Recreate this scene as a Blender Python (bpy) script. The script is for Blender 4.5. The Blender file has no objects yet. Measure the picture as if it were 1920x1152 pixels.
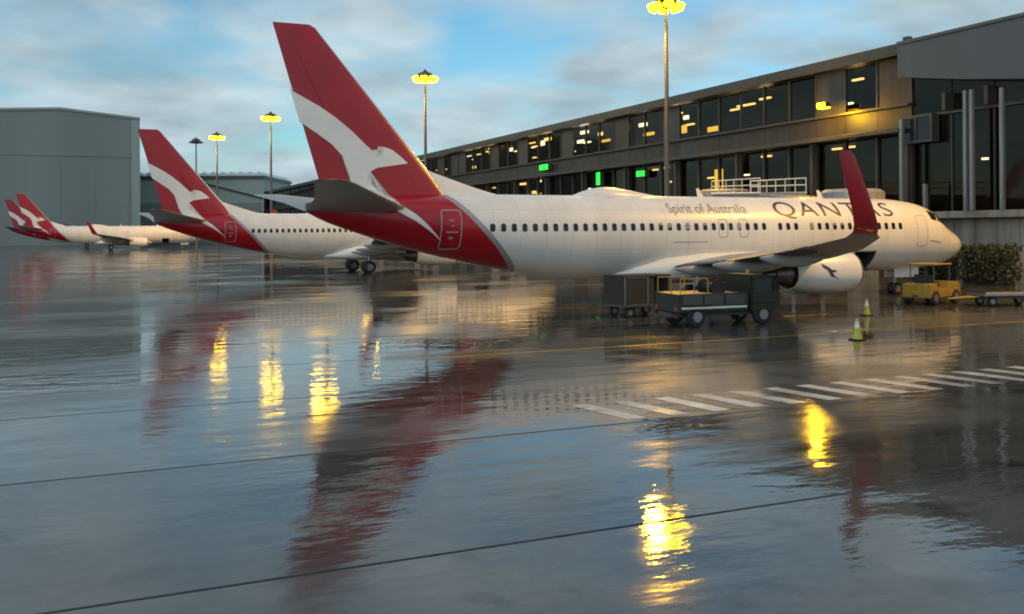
import bpy, bmesh, math, random
from mathutils import Vector, Matrix
random.seed(11)
R = math.radians
sc = bpy.context.scene
COL = sc.collection

# ------------------------------------------------------------------ camera
TH = 0.41713                                   # heading of the parked aircraft
HC, HS = math.cos(TH), math.sin(TH)
cam = bpy.data.cameras.new('camera')
cam.sensor_width = 36.0
cam.lens = 36.0 * 1805.4 / 1920
cam.shift_y = -(576 - 433.57) / 1920
cam.clip_start = 0.1
cam.clip_end = 6000
camo = bpy.data.objects.new('camera', cam)
COL.objects.link(camo)
camo.location = (0, 0, 3.706)
camo.rotation_euler = (Matrix.Rotation(R(90), 3, 'X') @ Matrix.Rotation(-0.00598, 3, 'Z')).to_euler()
sc.camera = camo

# ------------------------------------------------------------------ sky, sun, exposure
SUN_EL, SUN_AZ = R(9), R(215)
world = bpy.data.worlds.new('World')
sc.world = world
world.use_nodes = True
wn, wl = world.node_tree.nodes, world.node_tree.links
wn.clear()
wo = wn.new('ShaderNodeOutputWorld')
bg = wn.new('ShaderNodeBackground')
bg.inputs['Strength'].default_value = 0.15
sky = wn.new('ShaderNodeTexSky')
sky.sky_type = 'NISHITA'
sky.sun_disc = False
sky.sun_elevation = SUN_EL
sky.sun_rotation = SUN_AZ
sky.air_density = 1.0
sky.dust_density = 0.4
sky.ozone_density = 3.0
tc = wn.new('ShaderNodeTexCoord')
sep = wn.new('ShaderNodeSeparateXYZ')
wl.new(tc.outputs['Generated'], sep.inputs[0])
# flat cloud deck: project the view direction on a plane overhead
zc = wn.new('ShaderNodeMath'); zc.operation = 'MAXIMUM'; zc.inputs[1].default_value = 0.0
wl.new(sep.outputs['Z'], zc.inputs[0])
za = wn.new('ShaderNodeMath'); za.operation = 'ADD'; za.inputs[1].default_value = 0.22
wl.new(zc.outputs[0], za.inputs[0])
dx = wn.new('ShaderNodeMath'); dx.operation = 'DIVIDE'
dy = wn.new('ShaderNodeMath'); dy.operation = 'DIVIDE'
wl.new(sep.outputs['X'], dx.inputs[0]); wl.new(za.outputs[0], dx.inputs[1])
wl.new(sep.outputs['Y'], dy.inputs[0]); wl.new(za.outputs[0], dy.inputs[1])
cxy = wn.new('ShaderNodeCombineXYZ')
wl.new(dx.outputs[0], cxy.inputs[0]); wl.new(dy.outputs[0], cxy.inputs[1])
n1 = wn.new('ShaderNodeTexNoise')
n1.inputs['Scale'].default_value = 2.3
n1.inputs['Detail'].default_value = 4
n1.inputs['Roughness'].default_value = 0.45
n1.inputs['Distortion'].default_value = 0.35
wl.new(cxy.outputs[0], n1.inputs['Vector'])
r1 = wn.new('ShaderNodeValToRGB')               # where the cloud is
r1.color_ramp.elements[0].position = 0.31
r1.color_ramp.elements[1].position = 0.58
wl.new(n1.outputs['Fac'], r1.inputs[0])
n2 = wn.new('ShaderNodeTexNoise')
n2.inputs['Scale'].default_value = 2.6
n2.inputs['Detail'].default_value = 4
mp = wn.new('ShaderNodeMapping'); mp.inputs['Location'].default_value = (7.3, 2.1, 0)
wl.new(cxy.outputs[0], mp.inputs[0]); wl.new(mp.outputs[0], n2.inputs['Vector'])
r2 = wn.new('ShaderNodeValToRGB')               # light and dark cloud
r2.color_ramp.elements[0].position = 0.32
r2.color_ramp.elements[0].color = (1.6, 2.1, 2.35, 1)
r2.color_ramp.elements[1].position = 0.68
r2.color_ramp.elements[1].color = (2.95, 3.7, 4.05, 1)
wl.new(n2.outputs['Fac'], r2.inputs[0])
gain = wn.new('ShaderNodeMix'); gain.data_type = 'RGBA'; gain.blend_type = 'MULTIPLY'
gain.inputs[0].default_value = 1.0
gain.inputs[7].default_value = (0.70, 0.92, 0.92, 1)
wl.new(sky.outputs[0], gain.inputs[6])
mx = wn.new('ShaderNodeMix'); mx.data_type = 'RGBA'
wl.new(r1.outputs[0], mx.inputs[0])
wl.new(gain.outputs[2], mx.inputs[6])
wl.new(r2.outputs[0], mx.inputs[7])
wl.new(mx.outputs[2], bg.inputs['Color'])
wl.new(bg.outputs[0], wo.inputs['Surface'])

sun = bpy.data.lights.new('sun', 'SUN')
sun.energy = 0.5
sun.angle = R(60)
sun.color = (1.0, 0.95, 0.9)
suno = bpy.data.objects.new('sun', sun)
COL.objects.link(suno)
suno.location = (0, 0, 60)
# Nishita: sun_rotation turns clockwise from +Y seen from above
sd = Vector((math.sin(SUN_AZ) * math.cos(SUN_EL), math.cos(SUN_AZ) * math.cos(SUN_EL), math.sin(SUN_EL)))
suno.rotation_euler = sd.to_track_quat('Z', 'Y').to_euler()

sc.cycles.pixel_filter_type = 'BLACKMAN_HARRIS'
sc.cycles.filter_width = 1.9
sc.cycles.max_bounces = 6
sc.cycles.diffuse_bounces = 2
sc.cycles.glossy_bounces = 3
sc.cycles.transparent_max_bounces = 6
sc.cycles.sample_clamp_indirect = 6
sc.view_settings.view_transform = 'Standard'
sc.view_settings.look = 'None'
sc.view_settings.exposure = 0.45
sc.view_settings.gamma = 1.0
sc.view_settings.use_curve_mapping = False


# ------------------------------------------------------------------ helpers
def W(ph, pa, z=0.0):
    """apron frame (along the aircraft heading, along the terminal front) to world"""
    return Vector((ph * HC - pa * HS, ph * HS + pa * HC, z))


def tag(o, label=None, cat=None, group=None, kind=None):
    if label: o['label'] = label
    if cat: o['category'] = cat
    if group: o['group'] = group
    if kind: o['kind'] = kind
    return o


def link(o, parent=None):
    COL.objects.link(o)
    if parent is not None:
        o.parent = parent
    return o


def empty(name, loc, rz=TH, label=None, cat=None, group=None, kind=None):
    o = bpy.data.objects.new(name, None)
    o.empty_display_size = 0.5
    link(o)
    o.location = loc
    o.rotation_euler = (0, 0, rz)
    return tag(o, label, cat, group, kind)


def finish(bm, mats, smooth=False, angle=35):
    me = bpy.data.meshes.new('mesh')
    bm.normal_update()
    if smooth:
        for f in bm.faces: f.smooth = True
        for e in bm.edges:
            if len(e.link_faces) == 2 and e.calc_face_angle(0) > R(angle):
                e.smooth = False
    bm.to_mesh(me)
    bm.free()
    for m in (mats if isinstance(mats, (list, tuple)) else [mats]):
        me.materials.append(m)
    return me


def obj(name, bm, mats, parent=None, smooth=False, angle=35, loc=None):
    me = bm if isinstance(bm, bpy.types.Mesh) else finish(bm, mats, smooth, angle)
    o = bpy.data.objects.new(name, me)
    link(o, parent)
    if loc is not None: o.location = loc
    return o


def box(bm, x0, x1, y0, y1, z0, z1, bevel=0.0, mi=0):
    vs = [bm.verts.new((x, y, z)) for x in (x0, x1) for y in (y0, y1) for z in (z0, z1)]
    fs = []
    for a in ((0, 1, 3, 2), (4, 6, 7, 5), (0, 4, 5, 1), (2, 3, 7, 6), (0, 2, 6, 4), (1, 5, 7, 3)):
        f = bm.faces.new([vs[i] for i in a]); f.material_index = mi; fs.append(f)
    if bevel > 0:
        es = list({e for f in fs for e in f.edges})
        bmesh.ops.bevel(bm, geom=es, offset=bevel, segments=2, affect='EDGES', profile=0.6)
    return bm


def bx(*a, **k):
    return box(bmesh.new(), *a, **k)


def loft(bm, rings, cap0=True, cap1=True, closed=True, mi=0):
    prev = None
    rows = []
    for r in rings:
        rows.append([bm.verts.new(p) for p in r])
    n = len(rows[0])
    for a, b in zip(rows[:-1], rows[1:]):
        for i in range(n if closed else n - 1):
            j = (i + 1) % n
            f = bm.faces.new((a[i], a[j], b[j], b[i])); f.material_index = mi
    if cap0:
        f = bm.faces.new(rows[0][::-1]); f.material_index = mi
    if cap1:
        f = bm.faces.new(rows[-1]); f.material_index = mi
    return bm


def tube(bm, p0, p1, r0, r1=None, n=10, cap=True):
    r1 = r0 if r1 is None else r1
    p0, p1 = Vector(p0), Vector(p1)
    d = (p1 - p0).normalized()
    up = Vector((0, 0, 1)) if abs(d.z) < 0.9 else Vector((1, 0, 0))
    u = d.cross(up).normalized(); v = d.cross(u)
    ring = lambda c, r: [c + (u * math.cos(t) + v * math.sin(t)) * r for t in [2 * math.pi * i / n for i in range(n)]]
    loft(bm, [ring(p0, r0), ring(p1, r1)], cap, cap)
    return bm


def lathe_x(bm, prof, cy, cz, n=36, flat=0.0, cap0=False, cap1=False):
    """profile (x, r) turned about a line along x; flat squashes the underside"""
    rings = []
    for x, r in prof:
        ring = []
        for i in range(n):
            t = 2 * math.pi * i / n
            y, z = math.sin(t) * r, math.cos(t) * r
            if z < 0: z *= 1 - flat; y *= 1 + flat * 0.4 * (-math.cos(t))
            ring.append((x, cy + y, cz + z))
        rings.append(ring)
    return loft(bm, rings, cap0, cap1)


def lathe_z(bm, prof, cx=0, cy=0, n=20, cap0=True, cap1=True):
    rings = [[(cx + math.cos(2 * math.pi * i / n) * r, cy + math.sin(2 * math.pi * i / n) * r, z) for i in range(n)] for r, z in prof]
    return loft(bm, rings, cap0, cap1)


def lathe_y(bm, prof, cx, cz, n=24):
    rings = [[(cx + math.cos(2 * math.pi * i / n) * r, y, cz + math.sin(2 * math.pi * i / n) * r) for i in range(n)] for y, r in prof]
    return loft(bm, rings, True, True)


def pchip(xs, ys):
    n = len(xs)
    h = [xs[i + 1] - xs[i] for i in range(n - 1)]
    d = [(ys[i + 1] - ys[i]) / h[i] for i in range(n - 1)]
    m = [d[0]] + [0.0 if d[i - 1] * d[i] <= 0 else 2 * d[i - 1] * d[i] / (d[i - 1] + d[i]) for i in range(1, n - 1)] + [d[-1]]

    def f(x):
        x = min(max(x, xs[0]), xs[-1])
        k = 0
        while k < n - 2 and x > xs[k + 1]: k += 1
        t = (x - xs[k]) / h[k]
        return ((1 + 2 * t) * (1 - t) ** 2 * ys[k] + t * (1 - t) ** 2 * h[k] * m[k]
                + t * t * (3 - 2 * t) * ys[k + 1] + t * t * (t - 1) * h[k] * m[k + 1])
    return f


# ------------------------------------------------------------------ materials
def newmat(name):
    m = bpy.data.materials.new(name)
    m.use_nodes = True
    nt = m.node_tree
    b = nt.nodes['Principled BSDF']
    return m, nt.nodes, nt.links, b


def plain(name, col, rough=0.5, metal=0.0, var=0.12, scale=3.0, coat=0.0, bump=0.0, bscale=40.0, streak=False):
    """paint, metal, plastic: base colour with a little procedural dirt and unevenness"""
    m, N, L, b = newmat(name)
    g = N.new('ShaderNodeNewGeometry')
    nz = N.new('ShaderNodeTexNoise')
    nz.inputs['Scale'].default_value = scale
    nz.inputs['Detail'].default_value = 5
    if streak:
        mp_ = N.new('ShaderNodeMapping'); mp_.inputs['Scale'].default_value = (1, 1, 0.12)
        L.new(g.outputs['Position'], mp_.inputs[0]); L.new(mp_.outputs[0], nz.inputs['Vector'])
    else:
        L.new(g.outputs['Position'], nz.inputs['Vector'])
    r = N.new('ShaderNodeValToRGB')
    r.color_ramp.elements[0].position = 0.3
    r.color_ramp.elements[1].position = 0.7
    lo = [c * (1 - var) for c in col]; hi = [min(1, c * (1 + var * 0.5)) for c in col]
    r.color_ramp.elements[0].color = (*lo, 1)
    r.color_ramp.elements[1].color = (*hi, 1)
    L.new(nz.outputs['Fac'], r.inputs[0])
    L.new(r.outputs[0], b.inputs['Base Color'])
    mr = N.new('ShaderNodeMapRange')
    mr.inputs[3].default_value = max(0.02, rough * 0.8); mr.inputs[4].default_value = min(1, rough * 1.25)
    L.new(nz.outputs['Fac'], mr.inputs[0]); L.new(mr.outputs[0], b.inputs['Roughness'])
    b.inputs['Metallic'].default_value = metal
    b.inputs['Coat Weight'].default_value = coat
    b.inputs['Coat Roughness'].default_value = 0.06
    if bump > 0:
        n2_ = N.new('ShaderNodeTexNoise'); n2_.inputs['Scale'].default_value = bscale
        L.new(g.outputs['Position'], n2_.inputs['Vector'])
        bp = N.new('ShaderNodeBump'); bp.inputs['Strength'].default_value = bump; bp.inputs['Distance'].default_value = 0.02
        L.new(n2_.outputs['Fac'], bp.inputs['Height']); L.new(bp.outputs[0], b.inputs['Normal'])
    return m


def emit(name, col, s):
    m, N, L, b = newmat(name)
    b.inputs['Base Color'].default_value = (0.1, 0.1, 0.1, 1)
    b.inputs['Emission Color'].default_value = (*col, 1)
    b.inputs['Emission Strength'].default_value = s
    return m


def glass(name, tint, refl=0.0, gcol=(0.75, 0.72, 0.66)):
    """window pane: part see-through, part mirror"""
    m, N, L, b = newmat(name)
    N.remove(b)
    out = N['Material Output']
    lw = N.new('ShaderNodeLayerWeight'); lw.inputs[0].default_value = 0.5
    pw = N.new('ShaderNodeMath'); pw.operation = 'POWER'; pw.inputs[1].default_value = 4.5
    L.new(lw.outputs['Facing'], pw.inputs[0])
    fr = N.new('ShaderNodeMath'); fr.operation = 'MULTIPLY_ADD'; fr.inputs[1].default_value = 0.9; fr.inputs[2].default_value = 0.05
    L.new(pw.outputs[0], fr.inputs[0])
    ad = N.new('ShaderNodeMath'); ad.operation = 'ADD'; ad.inputs[1].default_value = refl
    L.new(fr.outputs[0], ad.inputs[0])
    tr = N.new('ShaderNodeBsdfTransparent'); tr.inputs[0].default_value = (*tint, 1)
    gl = N.new('ShaderNodeBsdfGlossy'); gl.inputs['Roughness'].default_value = 0.06
    gl.inputs['Color'].default_value = (*gcol, 1)
    ms = N.new('ShaderNodeMixShader')
    L.new(ad.outputs[0], ms.inputs[0]); L.new(tr.outputs[0], ms.inputs[1]); L.new(gl.outputs[0], ms.inputs[2])
    L.new(ms.outputs[0], out.inputs['Surface'])
    return m


def wet(name, c0, c1, puddle=0.012, film=0.18, ior=1.52, wave=1.0, grain=True):
    """rain-soaked concrete or paint: standing water in the hollows, thin film elsewhere"""
    m, N, L, b = newmat(name)
    g = N.new('ShaderNodeNewGeometry')
    rot = N.new('ShaderNodeMapping'); rot.inputs['Rotation'].default_value = (0, 0, -TH)
    L.new(g.outputs['Position'], rot.inputs[0])

    def noise(scale, detail=4, rough=0.55, stretch=None):
        n = N.new('ShaderNodeTexNoise')
        n.inputs['Scale'].default_value = scale
        n.inputs['Detail'].default_value = detail
        n.inputs['Roughness'].default_value = rough
        if stretch:
            mp_ = N.new('ShaderNodeMapping'); mp_.inputs['Scale'].default_value = stretch
            L.new(rot.outputs[0], mp_.inputs[0]); L.new(mp_.outputs[0], n.inputs['Vector'])
        else:
            L.new(rot.outputs[0], n.inputs['Vector'])
        return n
    # stains and wear of the surface itself
    a = noise(0.35, 8, 0.62); a2 = noise(9.0, 4)
    mixn = N.new('ShaderNodeMath'); mixn.operation = 'MULTIPLY_ADD'; mixn.inputs[1].default_value = 0.25
    L.new(a2.outputs['Fac'], mixn.inputs[0]); L.new(a.outputs['Fac'], mixn.inputs[2])
    oi = N.new('ShaderNodeObjectInfo')
    rnd = N.new('ShaderNodeMath'); rnd.operation = 'MULTIPLY_ADD'; rnd.inputs[1].default_value = 0.22
    L.new(oi.outputs['Random'], rnd.inputs[0]); L.new(mixn.outputs[0], rnd.inputs[2])
    cr = N.new('ShaderNodeValToRGB')
    cr.color_ramp.elements[0].position = 0.42; cr.color_ramp.elements[0].color = (*c0, 1)
    cr.color_ramp.elements[1].position = 0.85; cr.color_ramp.elements[1].color = (*c1, 1)
    L.new(rnd.outputs[0], cr.inputs[0])
    so = noise(0.7, 5, 0.6); st_ = noise(0.5, 4, 0.6, (0.12, 2.2, 1.0))
    sr_ = N.new('ShaderNodeValToRGB'); sr_.color_ramp.elements[0].position = 0.56; sr_.color_ramp.elements[1].position = 0.68
    sr_.color_ramp.elements[0].color = (1, 1, 1, 1); sr_.color_ramp.elements[1].color = (.35, .33, .31, 1)
    tr_ = N.new('ShaderNodeValToRGB'); tr_.color_ramp.elements[0].position = 0.55; tr_.color_ramp.elements[1].position = 0.72
    tr_.color_ramp.elements[0].color = (1, 1, 1, 1); tr_.color_ramp.elements[1].color = (.5, .5, .5, 1)
    L.new(so.outputs['Fac'], sr_.inputs[0]); L.new(st_.outputs['Fac'], tr_.inputs[0])
    m1 = N.new('ShaderNodeMix'); m1.data_type = 'RGBA'; m1.blend_type = 'MULTIPLY'; m1.inputs[0].default_value = 1
    m2 = N.new('ShaderNodeMix'); m2.data_type = 'RGBA'; m2.blend_type = 'MULTIPLY'; m2.inputs[0].default_value = 1
    L.new(cr.outputs[0], m1.inputs[6]); L.new(sr_.outputs[0], m1.inputs[7])
    L.new(m1.outputs[2], m2.inputs[6]); L.new(tr_.outputs[0], m2.inputs[7])
    L.new(m2.outputs[2], b.inputs['Base Color'])
    # standing water
    p = noise(0.16, 5, 0.6, (0.55, 1.0, 1.0))
    pr = N.new('ShaderNodeMapRange'); pr.interpolation_type = 'SMOOTHSTEP'
    pr.inputs[1].default_value = 0.42; pr.inputs[2].default_value = 0.60
    pr.inputs[3].default_value = puddle; pr.inputs[4].default_value = film
    L.new(p.outputs['Fac'], pr.inputs[0]); L.new(pr.outputs[0], b.inputs['Roughness'])
    b.inputs['IOR'].default_value = ior
    # ripples: wind waves in the water, pitting under the film
    w1 = noise(0.9, 3, 0.5, (0.6, 1.5, 1)); w2 = noise(5.0, 3, 0.55, (0.7, 1.4, 1)); w3 = noise(45.0, 2)
    # gusts: calm sheets and ruffled ones
    wg = noise(0.11, 3, 0.5, (0.5, 1.0, 1.0))
    gr = N.new('ShaderNodeMapRange'); gr.interpolation_type = 'SMOOTHSTEP'
    gr.inputs[1].default_value = 0.40; gr.inputs[2].default_value = 0.62
    gr.inputs[3].default_value = 0.25; gr.inputs[4].default_value = 1.35
    L.new(wg.outputs['Fac'], gr.inputs[0])
    s1 = N.new('ShaderNodeMath'); s1.operation = 'MULTIPLY'; s1.inputs[1].default_value = 0.014 * wave
    L.new(w1.outputs['Fac'], s1.inputs[0])
    s2 = N.new('ShaderNodeMath'); s2.operation = 'MULTIPLY_ADD'; gs = N.new('ShaderNodeMath'); gs.operation = 'MULTIPLY'; gs.inputs[1].default_value = 0.0021 * wave
    L.new(gr.outputs[0], gs.inputs[0]); L.new(gs.outputs[0], s2.inputs[1])
    L.new(w2.outputs['Fac'], s2.inputs[0]); L.new(s1.outputs[0], s2.inputs[2])
    s3 = N.new('ShaderNodeMath'); s3.operation = 'MULTIPLY_ADD'
    fr_ = N.new('ShaderNodeMath'); fr_.operation = 'MULTIPLY'; fr_.inputs[1].default_value = 0.0022
    L.new(pr.outputs[0], fr_.inputs[0]); L.new(fr_.outputs[0], s3.inputs[1])
    L.new(w3.outputs['Fac'], s3.inputs[0]); L.new(s2.outputs[0], s3.inputs[2])
    bp = N.new('ShaderNodeBump'); bp.inputs['Strength'].default_value = 1.0; bp.inputs['Distance'].default_value = 1.0
    L.new(s3.outputs[0], bp.inputs['Height']); L.new(bp.outputs[0], b.inputs['Normal'])
    return m


M = {}
M['apron'] = wet('wet_concrete', (0.03, 0.03, 0.029), (0.105, 0.10, 0.09))
M['field'] = wet('wet_asphalt', (0.03, 0.03, 0.031), (0.08, 0.08, 0.078))
M['paint_white_wet'] = wet('wet_white_paint', (0.16, 0.16, 0.155), (0.72, 0.72, 0.70), 0.06, 0.25, 1.45)
M['paint_yellow_wet'] = wet('wet_yellow_paint', (0.35, 0.20, 0.02), (0.62, 0.38, 0.03), 0.06, 0.25, 1.45)
M['white'] = plain('white_aircraft_paint', (0.80, 0.79, 0.78), 0.32, var=0.07, scale=0.9, coat=0.6)


def skin(m):
    """thin skin joints across a painted fuselage"""
    N, L = m.node_tree.nodes, m.node_tree.links
    b = N['Principled BSDF']
    src = b.inputs['Base Color'].links[0].from_socket
    t_ = N.new('ShaderNodeTexCoord'); sp = N.new('ShaderNodeSeparateXYZ')
    L.new(t_.outputs['Object'], sp.inputs[0])
    acc = None
    for ax, step in (('X', 1.27), ('Z', 0.93)):
        d = N.new('ShaderNodeMath'); d.operation = 'DIVIDE'; d.inputs[1].default_value = step
        L.new(sp.outputs[ax], d.inputs[0])
        f = N.new('ShaderNodeMath'); f.operation = 'FRACT'; L.new(d.outputs[0], f.inputs[0])
        l = N.new('ShaderNodeMath'); l.operation = 'LESS_THAN'; l.inputs[1].default_value = 0.016 / step
        L.new(f.outputs[0], l.inputs[0])
        if acc is None: acc = l
        else:
            mxx = N.new('ShaderNodeMath'); mxx.operation = 'MAXIMUM'
            L.new(acc.outputs[0], mxx.inputs[0]); L.new(l.outputs[0], mxx.inputs[1]); acc = mxx
    sc_ = N.new('ShaderNodeMath'); sc_.operation = 'MULTIPLY'; sc_.inputs[1].default_value = 0.45
    L.new(acc.outputs[0], sc_.inputs[0])
    mi = N.new('ShaderNodeMix'); mi.data_type = 'RGBA'; mi.blend_type = 'MULTIPLY'
    L.new(sc_.outputs[0], mi.inputs[0]); L.new(src, mi.inputs[6]); mi.inputs[7].default_value = (.35, .34, .33, 1)
    L.new(mi.outputs[2], b.inputs['Base Color'])
    return m


M['white_skin'] = skin(plain('white_fuselage_skin', (0.78, 0.765, 0.75), 0.32, var=0.10, scale=0.9, coat=0.5, streak=True))
M['red'] = plain('red_aircraft_paint', (0.36, 0.001, 0.010), 0.3, var=0.12, scale=0.8, coat=0.35)
M['silver'] = plain('silver_stripe', (0.36, 0.36, 0.37), 0.35, 0.3, var=0.08)
M['wing_grey'] = plain('wing_grey_paint', (0.30, 0.31, 0.32), 0.38, var=0.14, scale=1.2)
M['dark_grey'] = plain('dark_grey_paint', (0.07, 0.072, 0.075), 0.5)
M['bare_metal'] = plain('polished_metal', (0.68, 0.68, 0.69), 0.22, 1.0, var=0.1)
M['hot_metal'] = plain('heat_stained_metal', (0.16, 0.145, 0.13), 0.35, 0.9, var=0.3, scale=5)
M['black'] = plain('black_rubber', (0.018, 0.018, 0.019), 0.65)
M['win'] = plain('cabin_window_glass', (0.018, 0.02, 0.024), 0.12, var=0.2)
M['blind'] = plain('window_blind', (0.30, 0.29, 0.27), 0.5)
M['print'] = plain('dark_lettering', (0.045, 0.035, 0.04), 0.4)
M['print_grey'] = plain('grey_lettering', (0.26, 0.22, 0.22), 0.4)
M['line_grey'] = plain('grey_outline', (0.33, 0.32, 0.31), 0.45)
M['hold'] = plain('dark_hold_lining', (0.05, 0.042, 0.035), 0.8)
M['steel'] = plain('galvanised_steel', (0.30, 0.31, 0.32), 0.45, 0.6, var=0.2, streak=True)
M['pole'] = plain('weathered_mast_steel', (0.10, 0.105, 0.11), 0.6, 0.0, var=0.2, streak=True)
M['concrete'] = plain('stained_concrete', (0.30, 0.28, 0.25), 0.85, var=0.35, scale=1.4, bump=0.4, streak=True)
M['cladding'] = plain('weathered_brown_cladding', (0.07, 0.054, 0.043), 0.42, 0.25, var=0.35, scale=0.8, streak=True)
M['cladding2'] = plain('weathered_grey_cladding', (0.075, 0.07, 0.066), 0.42, 0.25, var=0.35, scale=0.8, streak=True)
M['fascia'] = plain('grey_fascia_sheet', (0.125, 0.125, 0.13), 0.4, 0.2, var=0.15, scale=0.5, streak=True)
M['frame'] = plain('grey_metal_frame', (0.095, 0.088, 0.08), 0.4, 0.5, var=0.15)
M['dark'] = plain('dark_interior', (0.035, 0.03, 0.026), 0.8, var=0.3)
M['inwall'] = plain('interior_wall', (0.16, 0.13, 0.10), 0.8, var=0.3, scale=0.4)
M['glass'] = glass('dark_facade_glass', (0.5, 0.48, 0.42), 0.0, (0.6, 0.56, 0.5))
M['glass_clear'] = glass('clear_glass', (0.7, 0.72, 0.7))
M['hangar'] = plain('hangar_sheeting', (0.24, 0.265, 0.26), 0.6, var=0.12, scale=0.06, streak=True)
M['hangar2'] = plain('hangar_green_sheeting', (0.34, 0.40, 0.37), 0.6, var=0.12, scale=0.1, streak=True)
M['roof_white'] = plain('white_roof_sheeting', (0.72, 0.74, 0.76), 0.45, var=0.1)
M['lamp'] = emit('sodium_lamp_lens', (1.0, 0.60, 0.002), 22)
M['lamp_facade'] = emit('sodium_facade_lens', (1.0, 0.55, 0.004), 8)
M['warm_in'] = emit('warm_ceiling_light', (1.0, 0.66, 0.22), 5)
M['white_in'] = emit('white_ceiling_light', (1.0, 0.93, 0.75), 5)
M['yellow_in'] = emit('yellow_lit_panel', (1.0, 0.66, 0.08), 3.0)
M['green'] = emit('green_sign_light', (0.0, 0.75, 0.03), 1.6)
M['yellow'] = plain('yellow_vehicle_paint', (0.36, 0.22, 0.03), 0.4, var=0.2, scale=4, coat=0.3)
M['cone'] = plain('lime_cone_plastic', (0.48, 0.50, 0.04), 0.45, var=0.15, scale=8)
M['cone_white'] = plain('white_reflective_band', (0.75, 0.75, 0.72), 0.4)
M['olive'] = plain('dark_olive_paint', (0.022, 0.021, 0.012), 0.45, var=0.25, scale=3)
M['canvas'] = plain('dark_canvas', (0.04, 0.036, 0.03), 0.8, var=0.25, scale=4, bump=0.3, bscale=8)
M['bridge'] = plain('bridge_grey_sheet', (0.33, 0.32, 0.32), 0.45, 0.2, var=0.2, streak=True)
M['hedge'] = plain('hedge_leaves', (0.06, 0.065, 0.03), 0.6, var=0.5, scale=6)

# ------------------------------------------------------------------ ground and apron
gm = bmesh.new()
vs = [gm.verts.new(p) for p in ((-2500, -300, -0.014), (2500, -300, -0.014), (2500, 3500, -0.014), (-2500, 3500, -0.014))]
gm.faces.new(vs)
ground = tag(obj('ground', gm, M['field']), kind='structure')

apron = empty('apron', (0, 0, 0), TH, kind='structure')
SLW, SLL, J = 5.6, 11.2, 0.06
slab = bmesh.new()
box(slab, .0005, SLL - .0005, J / 2, SLW - J / 2, -0.012, 0.0)
es = [e for e in slab.edges if all(v.co.z > -0.01 for v in e.verts) and abs(e.verts[0].co.x - e.verts[1].co.x) > 1]
bmesh.ops.bevel(slab, geom=es, offset=0.009, segments=1, affect='EDGES')
slab_me = finish(slab, M['apron'])
for i in range(-4, 5):
    for k in range(0, 26):
        x0, y0 = i * SLL + 2.3, 4.85 + (k - 2) * SLW
        px = W(x0 + SLL / 2, y0 + SLW / 2)
        if px.y < -2 or px.x / max(px.y, 1) < -0.9 and px.y > 14:
            continue
        o = obj('concrete_slab', slab_me, None, apron, loc=(x0, y0, 0))
# painted marks lie a few millimetres above the slabs
bar = bmesh.new()
vs = [bar.verts.new(p) for p in ((0, 0, 0), (0.42, 0, 0), (0.10, 1.85, 0), (-0.32, 1.85, 0))]
bar.faces.new(vs)
bar_me = finish(bar, M['paint_white_wet'])
marking = empty('painted_marking', (0, 0, 0.004), TH, kind='structure')
for i in range(18):
    obj('painted_bar', bar_me, None, marking, loc=(9.7 + i * 1.0 + random.uniform(-.03, .03), 16.3, 0))
for y, x0, x1, w in ((26.7, 9, 44, 0.15), (41.0, -18, 44, 0.15), (87.3, -22, 40, 0.15)):
    b_ = bmesh.new()
    vs = [b_.verts.new(p) for p in ((x0, y - w / 2, 0), (x1, y - w / 2, 0), (x1, y + w / 2, 0), (x0, y + w / 2, 0))]
    b_.faces.new(vs)
    obj('yellow_line', b_, M['paint_yellow_wet'], marking)

# ------------------------------------------------------------------ airliner
#   x = metres aft of the nose, v = metres to starboard, z = height.  Mesh: X = 20 - x, Y = -v
FX = [0, .12, .35, .7, 1.2, 1.7, 2.2, 2.8, 3.5, 4.5, 6, 8, 22, 24, 26, 28, 30, 32, 34, 36, 37.3, 38.0]
FT = pchip(FX, [2.70, 2.98, 3.22, 3.44, 3.68, 3.92, 4.33, 4.80, 5.08, 5.26, 5.38, 5.40, 5.40, 5.40, 5.40, 5.40, 5.40, 5.39, 5.35, 5.27, 5.15, 4.98])
FB = pchip(FX, [2.66, 2.42, 2.22, 2.04, 1.85, 1.71, 1.62, 1.53, 1.47, 1.42, 1.39, 1.39, 1.39, 1.40, 1.48, 1.72, 2.08, 2.52, 3.05, 3.68, 4.15, 4.50])
FW = pchip(FX, [.02, .29, .55, .82, 1.08, 1.27, 1.42, 1.56, 1.69, 1.79, 1.87, 1.88, 1.88, 1.88, 1.87, 1.83, 1.72, 1.52, 1.24, .84, .54, .28])


def fzw(x): return FB(x) + 0.531 * (FT(x) - FB(x))


def surf_v(x, z):
    zw = fzw(x)
    r = (FT(x) - zw) if z > zw else (zw - FB(x))
    q = 1 - ((z - zw) / max(r, 1e-4)) ** 2
    return FW(x) * math.sqrt(q) if q > 0 else 0.0


def fus_pt(x, t):
    """t = angle from the crown, starboard positive"""
    zw = fzw(x)
    c = math.cos(t)
    return (x, FW(x) * math.sin(t), zw + c * ((FT(x) - zw) if c > 0 else (zw - FB(x))))


def P(x, v, z): return (20 - x, -v, z)


def fin_le(z): return 32.62 + (z - 6.39) * (37.75 - 32.62) / (12.5 - 6.39)
def fin_te(z): return 37.35 + (z - 5.2) * (39.47 - 37.35) / (12.5 - 5.2)


def naca(s, t): return 5 * t * (.2969 * math.sqrt(max(s, 0)) - .126 * s - .3516 * s * s + .2843 * s ** 3 - .1036 * s ** 4)


def fin_half(x, z):
    a, b = fin_le(z), fin_te(z)
    c = b - a
    s = (x - a) / c
    return c * naca(s, 0.105) if 0 < s < 1 else 0.0


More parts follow.
